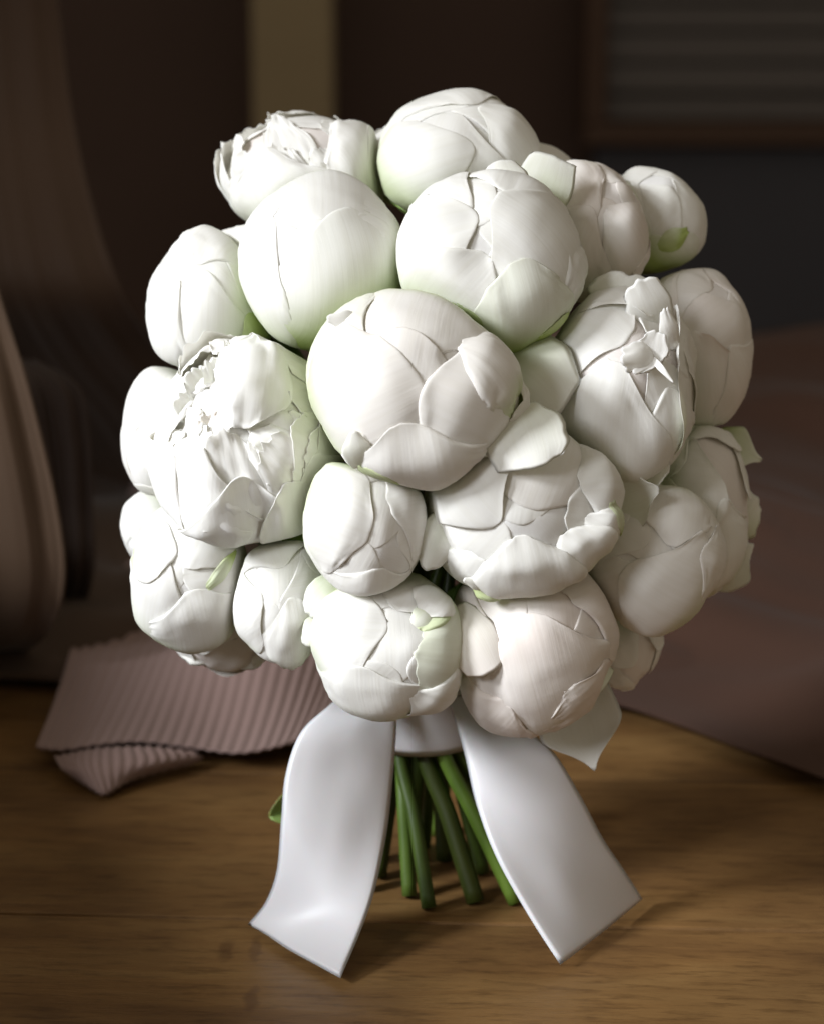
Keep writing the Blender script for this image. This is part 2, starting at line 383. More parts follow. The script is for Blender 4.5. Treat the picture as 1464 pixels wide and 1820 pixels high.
drape('loose_drape', [(30, 60, 640, .33), (35, 140, 690, .31), (50, 160, 780, .30), (70, 165, 900, .29), (85, 168, 1000, .28), (80, 150, 1075, .30), (80, 120, 1110, .33)],
      5.0, 0.012, 'dark bunch of cloth tucked between the tan swag and the bouquet', M_DARK, 14, 0)

# the foot of the hanging drape lies in loose folds on the table
gx, gy = np.meshgrid(np.linspace(-0.75, -0.04, 110), np.linspace(0, 1, 90)); x0 = 0.205 + 0.03 * n1(gx * 9, 41) + 0.22 * sst(-.16, -.04, gx)
Y = x0 + gy * (1.0 - x0)
Z = 0.006 + sst(0, .08, gy) * (0.012 + 0.030 * np.clip(noise3(np.stack([gx * 9 + Y * 3, Y * 8 - gx * 5, gx * 0], -1), 44), 0, 1) + 0.012 * np.abs(noise3(np.stack([gx * 22, Y * 9, gx * 0], -1), 46)))
V, F, u, t = shell(np.stack([gx, Y, Z], -1), .0015, uvgrid(90, 110)); link('drape_foot', mesh(V, F, uv=u), M_DRAPE, hd)
# unseen cloth heap added off frame to block light from the table's left
yv = np.linspace(-0.75, 0.22, 90); ct = np.linspace(0, math.pi, 40)
hgt = 0.178 + 0.055 * (1 - sst(-.30, -.12, yv)) + 0.012 * n1(yv * 5, 71); G = np.zeros((90, 40, 3))
for i in range(90):
    G[i, :, 0] = -0.40 - 0.085 * np.cos(ct) + 0.012 * np.sin(yv[i] * 40 + 3 * ct)
    G[i, :, 1] = yv[i] + 0.01 * np.sin(ct * 2)
    G[i, :, 2] = 0.004 + hgt[i] * np.sin(ct) ** .7 + 0.004 * np.sin(yv[i] * 55 + 4 * ct) * np.sin(ct)
V, F, u, t = shell(G, .0015, uvgrid(90, 40)); link('light_block', mesh(V, F, uv=u), M_SWAG, gd)

# ------------------------------------------------------------------ peonies
GROUP = 'white peonies of the bouquet'
class Flower: pass
FL = []
def flower(key, cx, cy, rx, ry, d, label, axis=None, style='bud', n=7, lump=0.045, seed=None, green=0.7, pink=0.0, hand=(), free=(), name='peony', turn=0.0, tipv=None):
    f = Flower(); f.__dict__.update(locals()); f.seed = seed if seed is not None else (sum(map(ord, key)) * 7) % 997
    f.D = D0 - d / 4500.0
    c = unD(cx, cy, f.D); f.c = np.array(c)
    f.v = np.array((CAM - c).normalized())                       # towards the camera
    f.r = np.array(RT); f.r = f.r - f.v * f.r.dot(f.v); f.r /= np.linalg.norm(f.r)
    f.u = np.cross(f.v, f.r)
    k = f.D / FPX; f.s = np.array([rx * k, ry * k, (rx + ry) / 2 * k]) * 1.045; f.lump *= 2.3; f.R = f.s.mean()
    if axis is None:
        a = np.array([cx - 775, 960 - cy, d + 130], float)
    else: a = np.array(axis, float)
    f.ax = a / np.linalg.norm(a)
    f.h = None
    FL.append(f); return f
HN, HR = 480, 2.3
def hxy(d):
    z = np.maximum(1 + d[..., 2], 0.2)
    return (np.clip((d[..., 0] / z / HR * .5 + .5) * (HN - 1), 0, HN - 1.001), np.clip((d[..., 1] / z / HR * .5 + .5) * (HN - 1), 0, HN - 1.001))
def hget(f, d):
    x, y = hxy(d); i = x.astype(int); j = y.astype(int); fx = x - i; fy = y - j; H = f.h
    return H[i, j] * (1 - fx) * (1 - fy) + H[i + 1, j] * fx * (1 - fy) + H[i, j + 1] * (1 - fx) * fy + H[i + 1, j + 1] * fx * fy
def hput(f, Pl):
    G = grid_up(Pl, 150, 150); r = np.linalg.norm(G, axis=-1); d = G / r[..., None]
    x, y = hxy(d); np.maximum.at(f.h, (np.rint(x).astype(int), np.rint(y).astype(int)), r)
def hinit(f, sc):
    a = (np.arange(HN) / (HN - 1) - .5) * 2 * HR
    X, Y = np.meshgrid(a, a, indexing='ij'); q = X * X + Y * Y; d = np.stack([2 * X, 2 * Y, 1 - q], -1) / (1 + q)[..., None]
    f.h = lumpy(f, d, sc)
def lumpy(f, d, sc):
    return sc + f.lump * (noise3(d * 1.5 + f.seed * 1.37, f.seed) + 0.45 * noise3(d * 3.3 + f.seed, f.seed + 3)) + 0.006 * noise3(d * 6, f.seed + 2)
def blur(A, n):
    for _ in range(n):
        B = np.pad(A, 1, mode='edge'); A = (B[1:-1, 1:-1] * 2 + B[:-2, 1:-1] + B[2:, 1:-1] + B[1:-1, :-2] + B[1:-1, 2:]) / 6
    return A

def P(tx, ty, ang, W=50, L=125, **kw):
    return dict(tx=tx, ty=ty, ang=ang, W=W, L=L, **kw)

def petal_geo(f, t, a, Wd, L, off, bulge=0.03, lift=0.012, flare=0.0, flen=40, edge=0.05, ef=3.0, hc=0.30, wr=0.006, green=None, pink=None, brown=0.0,
              seed=0, res=1.0, curl=0.0, point=0.0, th=0.006, cup=0.0, rimgreen=0.0, put=True, crease=2, gb=0.0):
    nu = max(9, int(29 * res) | 1); nv = max(9, int(31 * res))
    Wd = R(Wd); L = R(L)
    u = np.linspace(-1, 1, nu); u = np.sign(u) * (1 - (1 - np.abs(u)) ** 1.75); v = np.linspace(0, 1, nv) ** 1.7
    vv, uu = np.meshgrid(v, u, indexing='ij')
    au = np.abs(uu)
    s0 = L * (hc * au ** 2.4) * min(1.0, 1.6 * Wd) + L * point * au ** 0.8
    s0 = s0 + edge * (n1(uu * ef + 3.1, seed) + 0.5 * n1(uu * ef * 2.3 + 9.7, seed + 1)) * 0.55
    s = s0 + vv * (L - s0)
    q = np.clip(s / L, 0, 1)
    prof = (0.46 + 0.54 * sst(-.05, 0.42, q)) * (1 - 0.72 * sst(0.5, 1.0, q))
    al = uu * Wd * prof * (1 + edge * 0.9 * n1(s * ef * 1.1 + np.sign(uu) * 7.3, seed + 2) * au)
    b = np.cross(t, a)
    cdir = np.cos(s)[..., None] * t + np.sin(s)[..., None] * a
    d = np.cos(al)[..., None] * cdir + np.sin(al)[..., None] * b
    h = hget(f, d); r = np.maximum(blur(h, 5), h - .002); r = blur(r, 1)
    rim_u = np.exp(-(1 - au) * Wd * prof / 0.10); rim_v = np.exp(-(s - s0) / 0.10)
    rim = np.maximum(rim_u * (1 - sst(0.55, 0.9, q)), rim_v)
    eu = (1 - au) * Wd * prof; ev = s - s0; ed = np.minimum(eu + 9 * (q > .8), ev)
    opn = sst(-.25, .35, n1(uu * 1.7 + s * 1.9 + 2, seed + 14))                # stretches of the margin that stand proud
    tuck = np.exp(-ed / 0.012) * (1 - opn * min(1, lift / .012))
    r = r + off + 2.0 * bulge * (1 - au ** 2.4) * sst(-0.03, 0.24, q) * (1 - sst(0.6, 1, q))
    for k in range(crease):                                      # shallow dents and fold lines
        rr_ = random.Random(seed * 7 + k); u0 = rr_.uniform(-.6, .6); q0 = rr_.uniform(.12, .5); sl = rr_.uniform(-1.2, 1.2); ln_ = rr_.uniform(.08, .2)
        dl = (uu - u0 - sl * (q - q0)) * Wd; m_ = np.exp(-((q - q0) / ln_) ** 2)
        r = r - rr_.uniform(.003, .009) * m_ * np.exp(-np.abs(dl) / .05) + .006 * m_ * np.exp(-((dl - .09) / .05) ** 2)
    r = r + 1.25 * lift * rim * np.clip(0.55 + 0.9 * n1(uu * 2.1 + s * 2.3, seed + 4), 0, 2)
    r = r + flare * np.clip(1 - s / R(flen), 0, 1) ** 2 * (1 + 0.3 * n1(uu * 2.2, seed + 5))
    r = r - curl * np.clip(1 - s / R(18), 0, 1) ** 2 + cup * au ** 3 * (1 - sst(.5, .9, q))
    r = r + wr * (noise3(np.stack([uu * 5.5, s * 2.2, 0 * s], -1), seed + 6) + 0.6 * noise3(np.stack([uu * 13, s * 3.0, 0 * s], -1), seed + 7))
    r = r + wr * 1.8 * noise3(d * 4.5, seed + 8)
    if edge > 0.09:                                              # ruffled margins ripple in and out
        r = r + (edge - 0.05) * 0.35 * np.exp(-(s - s0) / 0.22) * n1(uu * ef * 1.9, seed + 9)
    r = r * (1 - tuck) + (np.minimum(h, r) - .004) * tuck if flare < .03 else r
    Pl = d * r[..., None]
    if put: hput(f, Pl)
    g = f.green if green is None else green; pk = f.pink if pink is None else pink
    nz = 0.5 + 0.5 * noise3(d * 2.3 + 5, seed + 11)
    gr = np.clip(g * (0.03 + 0.97 * np.maximum(sst(0.45, 0.95, q + 0.2 * (nz - .5)), 1.0 * sst(.42, -.35, d @ f.ax + .3 * (nz - .5)))) * (0.6 + 0.6 * nz) + rimgreen * rim + gb * (.5 + nz), 0, 1)
    tn = np.stack([gr, np.clip(pk * (0.4 + nz), 0, 1), brown * rim * (nz > .55), np.ones_like(gr)], -1)
    thk = np.full(r.shape, th)
    uv = np.stack([uu * Wd * prof * 0.5 + 0.5, s / math.pi + 0.13 * seed % 7], -1)
    return Pl, thk, uv, tn

def to_world(f, Pl):
    return f.c + (Pl[..., 0:1] * f.s[0]) * f.r + (Pl[..., 1:2] * f.s[1]) * f.u + (Pl[..., 2:3] * f.s[2]) * f.v
def squeeze(f, X, soft=0.0022, amount=1.0):
    """neighbouring heads press each other flat where they meet"""
    for g in FL:
        if g is f: continue
        dv = g.c - f.c; L = np.linalg.norm(dv)
        if L > (f.R + g.R) * 1.12: continue
        n = dv / L
        plane = 0.5 * (L + (f.R ** 2 - g.R ** 2) / L)
        s = (X - f.c) @ n - plane + 0.0002
        X = X - (np.where(s > 30 * soft, s, soft * np.log1p(np.exp(np.clip(s / soft, -30, 30)))) * amount)[..., None] * n
    return X
def add_petal(f, root, geo, mat=None, name='petal', sq=1.0):
    Pl, thk, uv, tn = geo
    X = to_world(f, Pl)
    if sq: X = squeeze(f, X, amount=sq)
    V, F, u, t = shell(X, thk * f.R, uv, tn)
    return link(name, mesh(V - np.array(root.location), F, uv=u, tint=t), mat or M_PETAL, root)

def perp(ax, k=0.0):
    h = np.array([0, 0, 1.0]) if abs(ax[2]) < 0.9 else np.array([1.0, 0, 0])
    e1 = np.cross(ax, h); e1 /= np.linalg.norm(e1); e2 = np.cross(ax, e1); return e1, e2
def polar(ax, tau, phi):
    e1, e2 = perp(ax); tau, phi = R(tau), R(phi)
    rad = math.cos(phi) * e1 + math.sin(phi) * e2
    t = math.cos(tau) * ax + math.sin(tau) * rad
    a = -math.sin(tau) * ax + math.cos(tau) * rad
    return t, a

def build_flower(f, idx):
    rg = random.Random(f.seed)
    base = f.c - f.R * 0.9 * (f.ax[0] * f.r + f.ax[1] * f.u + f.ax[2] * f.v)
    root = empty(f.name, Vector(base)); tag(root, f.label, 'peony', GROUP)
    # heart of the bud
    nth, nph = 26, 40
    th, ph = np.meshgrid(np.linspace(0, math.pi, nth), np.linspace(0, 2 * math.pi, nph), indexing='ij')
    e1, e2 = perp(f.ax)
    d = np.cos(th)[..., None] * f.ax + np.sin(th)[..., None] * (np.cos(ph)[..., None] * e1 + np.sin(ph)[..., None] * e2)
    sc = {'bud': 0.93, 'open': 0.89, 'ruffled': 0.90}[f.style]
    hinit(f, sc); r = lumpy(f, d, sc)
    Pl = d * r[..., None]; X = squeeze(f, to_world(f, Pl)).reshape(-1, 3) - base
    Fc = []
    for i in range(nth - 1):
        for j in range(nph - 1):
            Fc.append((i * nph + j, (i + 1) * nph + j, (i + 1) * nph + j + 1, i * nph + j + 1))
    tn = np.zeros((len(X), 4)); tn[:, 3] = 1; q = (th / math.pi).ravel(); tn[:, 0] = f.green * sst(.45, .95, q); tn[:, 1] = f.pink + (0.35 if f.style != 'bud' else 0)
    link('heart', mesh(X, Fc, uv=np.stack([ph.ravel(), th.ravel()], -1), tint=tn), M_HEART, root)
    off = 0.004; step = 0
    for i in range(f.n):
        phi = f.turn + i * 137.5 + rg.uniform(-18, 18)
        k = i / max(1, f.n - 1)
        if f.style == 'bud':
            tau = -12 + 62 * k + rg.uniform(-10, 10); Wd = rg.uniform(50, 66)
            kw = dict(bulge=rg.uniform(.006, .02), lift=rg.uniform(.0, .006), edge=rg.uniform(.02, .06), hc=rg.uniform(.2, .36), wr=.005)
        elif f.style == 'open':
            tau = 8 + 55 * k + rg.uniform(-10, 10); Wd = rg.uniform(40, 56)
            kw = dict(bulge=rg.uniform(.03, .06), lift=rg.uniform(.015, .05), edge=rg.uniform(.05, .10), flare=rg.uniform(0, .08), hc=.26, wr=.009)
        else:
            tau = 66 * (1 - (1 - k) ** 1.2) + rg.uniform(-14, 14); Wd = rg.uniform(16, 34)
            kw = dict(bulge=rg.uniform(.005, .04), lift=rg.uniform(.01, .05), edge=rg.uniform(.06, .14), ef=rg.uniform(3, 6), flare=rg.uniform(.0, .12), flen=rg.uniform(25, 50), hc=.16, wr=.012, crease=3)
        t, a = polar(f.ax, tau, phi)
        L = max(60, 172 - max(tau, 0)) if f.style != 'ruffled' else rg.uniform(55, 100)
        add_petal(f, root, petal_geo(f, t, a, Wd, L, off, seed=f.seed + 31 * i, **kw))
        off += step
    for j, h in enumerate(f.hand):
        h = dict(h); tx, ty, ang, Wd, L = (h.pop(k) for k in ('tx', 'ty', 'ang', 'W', 'L'))
        x = (tx - f.cx) / f.rx; y = (f.cy - ty) / f.ry; rr = math.hypot(x, y)
        if rr > 0.985: x, y = x / rr * 0.985, y / rr * 0.985
        z = math.sqrt(max(0, 1 - x * x - y * y)); t = np.array([x, y, z])
        w = np.array([math.cos(R(ang)), math.sin(R(ang)), 0.0]); a = w - t * w.dot(t)
        if np.linalg.norm(a) < .05: a = np.array([0, 0, -1.0]) - t * (-t[2])
        a /= np.linalg.norm(a)
        isg = h.pop('mat', '') == 's'; mt = M_PETAL
        if isg: h.update(gb=.62, crease=0)
        sq = h.pop('sq', 1.0)
        o_ = h.pop('off', None)
        kw = dict(bulge=.035, lift=.012, edge=.045); kw.update(h)
        add_petal(f, root, petal_geo(f, t, a, Wd, L, off, seed=f.seed + 500 + 17 * j, **kw), mt, 'sepal' if isg else 'petal', sq)
    # free standing petals given by their tip and root in space
    for j, h in enumerate(f.free):
        free_petal(f, root, f.seed + 900 + j * 13, **h)
    # green calyx round the base
    for i in range(4):
        t, a = polar(f.ax, 118 + rg.uniform(-8, 8), i * 90 + rg.uniform(-25, 25))
        add_petal(f, root, petal_geo(f, t, a, rg.uniform(20, 30), 60, 0.012, put=False, seed=f.seed + 70 + i, res=.5, bulge=.01, hc=.5, edge=.05, crease=0), M_SEPAL, 'sepal')
    # stem: from the head through the binding to the table
    f.base = base; f.root = root

def FR(tip, root, w, d=0, dt=None, **kw):
    return dict(tip=tip, rt=root, w=w, d=d, dt=dt, **kw)
def free_petal(f, root, seed, tip, rt, w, d, dt, cup=0.25, bend=0.15, edge=0.08, green=0.15, pk=0.0, point=0.5, mat=None, fold=0.0, ef=3.0, brown=0.0, taper=0.45, rnd=.16):
    dt = d if dt is None else dt
    A = np.array(unD(*rt, f.D - (d - 45) / 4500.0)); cup *= .55; B = np.array(unD(*tip, f.D - dt / 4500.0))
    L = np.linalg.norm(B - A); wd = w * f.D / FPX / 2
    ax = (B - A) / L; nrm = f.v - ax * f.v.dot(ax); nrm /= np.linalg.norm(nrm); side = np.cross(ax, nrm)
    nu, nv = 17, 21
    v, u = np.meshgrid(np.linspace(0, 1, nv), np.linspace(-1, 1, nu), indexing='ij')
    prof = (taper + (1 - taper) * np.sin(math.pi * np.clip(v * .72, 0, 1)) ** .8) * np.clip(1 - (sst(.55, 1.02, v)) * point, 0.03, 1)
    ln = v - rnd * (1 - point * .6) * np.abs(u) ** 2.2 * v ** 2
    e = 1 + edge * n1(v * ef * 2 + np.sign(u) * 5, seed) * np.abs(u)
    tipn = edge * 0.5 * n1(u * ef, seed + 1) * sst(.6, 1, v)
    X = A + ax * ((ln + tipn) * L)[..., None] + side * (u * prof * wd * e)[..., None]
    h = -cup * wd * (1 - u * u) * prof + bend * L * np.sin(math.pi * v) + edge * .5 * wd * n1(u * ef * 1.4 + v * 2, seed + 2) * np.abs(u) ** 1.5 + fold * wd * np.abs(u)
    X = X + nrm * h[..., None]
    nz = .5 + .5 * noise3(np.stack([u * 2, v * 3, u * 0], -1), seed + 4)
    gr = np.clip(green * (1.25 - v) * (0.6 + .7 * nz), 0, 1)
    tn = np.stack([gr, np.full_like(gr, pk), brown * sst(.8, 1, v), np.ones_like(gr)], -1)
    V, F, uu, tt_ = shell(X, 0.00045, np.stack([u * .3 + .5, v * .5], -1), tn)
    return link('sepal' if mat == 's' else 'petal', mesh(V - np.array(root.location), F, uv=uu, tint=tt_), M_SEPAL if mat == 's' else M_PETAL, root)

# --- the heads, from the crown of the bouquet downwards
flower('behind_l', 722, 292, 78, 72, -110, 'ruffled peony peeping out behind the topmost bud', style='ruffled', n=16)
flower('behind_r', 932, 322, 86, 70, -70, 'small bud half hidden behind the topmost bud, on the cupboard side', n=6)
flower('crown', 806, 287, 139, 120, 60, 'big round bud crowning the very top of the bouquet', n=5, lump=.03, axis=(.25, .75, .5), hand=[
    P(840, 192, 95, 50, 110), P(848, 196, 322, 36, 105, bulge=.06, lift=.016), P(800, 200, 262, 52, 130, bulge=.05), P(838, 262, 200, 46, 120, bulge=.03, lift=.006),
    P(935, 268, 330, 7, 30, mat='s', bulge=0, lift=.0), P(905, 330, 300, 30, 60, bulge=.04)])
flower('frill_top', 548, 322, 140, 112, 0, 'open frilly peony with ragged petals on the drape side of the topmost bud', style='ruffled', n=22, axis=(-.35, .85, .25), lump=.03, green=.25, hand=[
    P(590, 225, 285, 40, 110, bulge=.07, edge=.10, off=.02), P(480, 270, 285, 44, 110, bulge=.05, edge=.12, off=.03, flare=.05), P(640, 245, 300, 30, 100, bulge=.05, edge=.07, off=.045)],
    free=[FR((405, 330), (450, 370), 46, 0, edge=.3, point=.4), FR((425, 288), (470, 340), 56, 20, edge=.3, point=.3), FR((457, 268), (480, 320), 36, 10, edge=.25, point=.3), FR((545, 240), (560, 300), 50, -10, edge=.2, point=.3)])
flower('smooth_left', 571, 468, 151, 158, 213, 'large smooth egg-shaped bud with one thin curved petal seam', n=5, lump=.022, green=.75, axis=(-.15, .55, .6), hand=[
    P(590, 400, 85, 62, 120, lift=.003, bulge=.01), P(612, 372, 280, 84, 150, lift=.004, bulge=.012, green=1.0, crease=1, hc=.22, gb=.02), P(488, 385, 234, 38, 135, lift=.002, bulge=.008, green=.35, crease=0)])
flower('mid_top', 872, 474, 156, 152, 286, 'lumpy bud with a pale green petal wrapping its lower side', n=5, lump=.035, axis=(.05, .5, .75), hand=[
    P(895, 352, 75, 40, 95, bulge=.05), P(840, 378, 148, 42, 105, bulge=.06, lift=.016), P(850, 386, 200, 44, 120, bulge=.05), P(875, 362, 318, 58, 130, bulge=.035, lift=.012),
    P(868, 452, 228, 46, 110, bulge=.05, lift=.004), P(1000, 440, 330, 34, 90, bulge=.05, lift=.006),
    P(918, 462, 283, 37, 110, bulge=.05, lift=.02, edge=.07, green=1.0, hc=.14, gb=.17), P(985, 545, 290, 11, 34, mat='s', bulge=.02, off=.125), P(800, 548, 290, 10, 30, mat='s', off=.12, bulge=.01)],
    free=[FR((888, 284), (900, 352), 88, 40, 20, point=.35, cup=-.3, edge=.05, bend=.1)])
flower('back_peach', 1056, 412, 92, 122, 100, 'creamy bud with a brown fleck behind the upright white petals', n=6, pink=.28, green=.3, axis=(.4, .6, .5), hand=[
    P(1060, 385, 130, 40, 100, bulge=.06), P(1075, 372, 320, 40, 100, bulge=.06, brown=.8), P(1050, 372, 240, 46, 120, bulge=.04, pink=.3), P(1120, 470, 330, 26, 60, bulge=.04)],
    free=[FR((985, 277), (945, 400), 100, 150, 150, point=.10, cup=-.25, edge=.05, bend=.06, green=.35, taper=.35, rnd=.05), FR((962, 340), (1010, 420), 46, 150, 110, point=.35, cup=-.5, bend=.25, edge=.05),
          FR((1060, 292), (1030, 350), 80, 40, point=.3, cup=-.3, edge=.1)])
flower('far_right_top', 1157, 396, 90, 93, -20, 'greenish white bud standing out against the navy panel', n=6, green=.9, axis=(.55, .6, .3), hand=[
    P(1130, 330, 240, 46, 110, bulge=.05), P(1150, 420, 300, 44, 100, green=1.0, gb=.15), P(1165, 435, 20, 12, 40, mat='s', bulge=.02)],
    free=[FR((1085, 318), (1140, 440), 80, 60, 60, point=.3, green=.6, cup=-.3, bend=.2)])
flower('right_cream', 1231, 614, 100, 142, 20, 'tall cream bud with scattered brown flecks beside the navy panel', n=7, pink=.25, green=.4, axis=(.75, .35, .4), hand=[
    P(1200, 560, 150, 50, 120, edge=.08), P(1235, 590, 280, 56, 120, edge=.08, brown=.5, lift=.012), P(1290, 620, 320, 40, 110, edge=.10, lift=.02)])
flower('left_up_back', 432, 498, 102, 96, 62, 'greenish bud tucked behind the large smooth bud on the drape side', n=6, green=.8)
flower('left_up', 376, 535, 108, 128, 105, 'white bud bulging towards the drape above two plain buds', n=6, lump=.045, green=.55, axis=(-.6, .4, .5), hand=[
    P(350, 465, 70, 40, 90, edge=.10), P(360, 475, 265, 52, 120, bulge=.06, edge=.07, lift=.016), P(320, 500, 220, 40, 110, bulge=.05, edge=.08), P(440, 560, 315, 34, 70, bulge=.04, green=1.0, gb=.2),
    P(345, 650, 280, 12, 40, mat='s', off=.11)], free=[FR((267, 579), (290, 577), 14, 20, point=.7, edge=.1, cup=.1)])
flower('right_big', 1100, 690, 133, 172, 240, 'big half-open peony with torn curling petal tips and a sunlit patch', style='open', n=6, lump=.025, axis=(.35, .25, .7), green=.45, hand=[
    P(1120, 600, 140, 52, 110, bulge=.03, lift=.02, off=.0), P(1150, 570, 95, 40, 90, bulge=.02, lift=.03, off=.01, edge=.09, flare=.06), P(1010, 620, 200, 40, 90, off=.02),
    P(1182, 688, 290, 42, 110, bulge=.05, lift=.02, off=.035), P(1092, 636, 258, 50, 128, bulge=.045, lift=.012, edge=.08, off=.05, green=.3),
    P(1186, 560, 282, 34, 112, bulge=-.02, lift=.05, off=.085, flare=.12, flen=60, green=.35, cup=.06)],
    free=[FR((1004, 740), (890, 640), 190, 75, 130, point=.25, cup=-.5, bend=.12, edge=.07, green=.3, taper=.6), FR((1118, 486), (1085, 575), 120, 60, 40, point=.2, cup=-.2, edge=.2, bend=.05), FR((1132, 498), (1170, 590), 84, 100, 120, point=.2, edge=.16, cup=-.25, bend=.12, green=.05),
          FR((1178, 546), (1196, 620), 34, 120, 135, point=.4, cup=-.6, edge=.15, green=0, bend=.1), FR((1168, 588), (1146, 652), 62, 150, 160, point=.3, edge=.2, cup=.4, green=0, ef=4),
          FR((1100, 642), (1165, 630), 58, 150, 165, point=.2, cup=-.5, edge=.16, green=0, ef=4), FR((1128, 660), (1172, 620), 40, 148, 162, point=.4, cup=.5, edge=.2, green=0, ef=4), FR((1196, 680), (1150, 628), 12, 160, 165, point=.6, cup=.2, edge=.1, green=0),
          FR((1170, 868), (1060, 905), 110, 90, 120, point=.75, cup=.35, bend=-.05, edge=.10, green=.2), FR((1188, 822), (1120, 872), 50, 60, 70, point=.4, cup=.4, edge=.1, green=.3)])
flower('centre', 730, 690, 174, 176, 395, 'broad many-lobed peony at the middle of the bouquet facing outwards', n=4, lump=.03, pink=.16, axis=(0, .05, 1), green=.7, hand=[
    P(700, 655, 88, 62, 100, bulge=.03, lift=.006), P(655, 640, 158, 46, 100, bulge=.05, lift=.010, green=.7, gb=.10), P(722, 594, 262, 48, 120, bulge=.02, lift=.012, hc=.10),
    P(748, 672, 205, 54, 110, bulge=.035, lift=.014, hc=.12), P(752, 690, 336, 52, 105, bulge=.075, lift=.022, edge=.05, hc=.16),
    P(722, 742, 276, 46, 100, bulge=.085, lift=.014, hc=.30), P(812, 612, 330, 20, 60, bulge=.04, lift=.015, edge=.08), P(880, 735, 345, 26, 60, bulge=.09, off=.09),
    P(660, 800, 285, 9, 28, mat='s', bulge=0.01, off=.16)],
    free=[FR((628, 765), (640, 830), 52, 165, 155, point=.55, cup=-.4, bend=.1, edge=.04), FR((580, 565), (650, 578), 40, 120, 105, point=.6, cup=-.3, bend=.1, edge=.06, green=.05)])
flower('frill_left', 452, 797, 148, 184, 250, 'wide open ruffled peony with crumpled petals and a peach heart', style='ruffled', n=30, axis=(-.30, .30, .85), green=.12, lump=.03, hand=[
    P(560, 690, 335, 44, 90, bulge=.03, off=.03, green=.6, lift=.03), P(520, 640, 60, 44, 80, bulge=.03, off=.02, green=.5), P(432, 768, 82, 28, 62, bulge=.04, lift=.03, edge=.10, wr=.02, crease=4),
    P(366, 772, 252, 36, 100, bulge=.04, lift=.03, edge=.10, wr=.016, crease=4), P(345, 700, 170, 30, 80, edge=.12, lift=.02), P(335, 800, 205, 30, 80, edge=.10, lift=.02),
    P(430, 842, 276, 44, 100, bulge=.0, lift=.05, edge=.09, cup=.05, wr=.018, crease=4), P(545, 808, 312, 34, 80, bulge=.04, off=.06, lift=.04, edge=.07), P(500, 850, 300, 26, 80, off=.07, lift=.05, bulge=.03)],
    free=[FR((402, 612), (425, 690), 40, 60, 90, point=.5, edge=.35, cup=.4, ef=5), FR((445, 650), (440, 700), 60, 110, 125, point=.2, edge=.35, cup=-.3, ef=5), FR((482, 660), (470, 710), 50, 110, 130, point=.2, edge=.35, cup=.4, ef=5), FR((405, 668), (430, 700), 40, 120, 135, point=.3, edge=.3, cup=.4),
          FR((450, 800), (500, 780), 60, 165, 170, point=.3, cup=-.5, edge=.12), FR((478, 860), (468, 812), 26, 165, 170, point=.4, cup=.7, edge=.15), FR((510, 730), (545, 770), 40, 130, 140, point=.5, cup=-.6, edge=.1, green=.2), FR((318, 705), (365, 745), 66, 80, 95, point=.25, cup=.4, edge=.22, ef=5), FR((306, 780), (350, 800), 60, 80, 90, point=.25, cup=.4, edge=.2, ef=4), FR((340, 660), (385, 715), 70, 85, 100, point=.25, cup=.4, edge=.22, ef=5), FR((375, 640), (410, 700), 66, 90, 110, point=.25, cup=.4, edge=.22, ef=5),
          FR((420, 690), (455, 735), 54, 140, 150, point=.25, cup=.4, edge=.25, ef=5), FR((385, 735), (420, 760), 44, 140, 152, point=.3, cup=.4, edge=.25, ef=5, pk=.5), FR((360, 740), (395, 790), 46, 120, 135, point=.3, cup=.4, edge=.22, ef=5, pk=.3), FR((500, 690), (490, 740), 50, 130, 145, point=.25, cup=.4, edge=.25, ef=5)])
flower('left_mid', 302, 775, 84, 120, 62, 'plain white bud wedged between the ruffled peony and the drape', n=5, pink=.08, green=.4, axis=(-.8, .1, .5))
flower('left_low_small', 276, 936, 63, 74, 10, 'small plain bud low on the drape side, beneath the wedged white bud', n=5, green=.5, axis=(-.8, -.1, .3))
flower('left_low', 342, 1020, 108, 127, 190, 'white bud with a bright green streak low on the drape side', n=5, lump=.035, axis=(-.35, -.05, .85), green=.5, hand=[
    P(300, 960, 130, 46, 100), P(300, 990, 230, 48, 110, bulge=.05, lift=.012), P(330, 1010, 60, 40, 80, bulge=.05, lift=.014), P(345, 1045, 285, 56, 100, bulge=.05, edge=.07), P(318, 985, 165, 26, 60, bulge=.03, lift=.03),
    P(368, 1045, 40, 7, 46, mat='s', bulge=.02, off=.115), P(420, 1080, 330, 26, 50, green=.9)])
flower('bottom_left', 402, 1120, 92, 72, 20, 'drooping peony whose petal tips hang below the green-streaked bud', n=6, green=.25, style='open', axis=(-.4, -.8, .2),
    free=[FR((350, 1186), (365, 1110), 90, 30, 30, point=.15, edge=.2, cup=-.4), FR((400, 1180), (400, 1110), 70, 30, 30, point=.2, edge=.2, cup=-.4), FR((430, 1190), (450, 1110), 90, 20, 10, point=.3, edge=.12, cup=-.4)])
flower('low_mid_left', 510, 1058, 92, 117, 225, 'creased pale bud squeezed between the green-streaked bud and the frontmost low bud', n=6, lump=.045, axis=(-.2, -.2, .8), green=.5, hand=[
    P(500, 1010, 110, 50, 90, bulge=.05), P(470, 1060, 200, 40, 90, bulge=.05, lift=.016), P(520, 1060, 285, 44, 100, bulge=.05, edge=.08, wr=.014)],
    free=[FR((548, 1095), (598, 1025), 62, 120, 100, point=.3, cup=-.4, edge=.08, green=.35), FR((545, 1150), (575, 1085), 44, 110, 100, point=.3, cup=-.4, edge=.08, green=.4)])
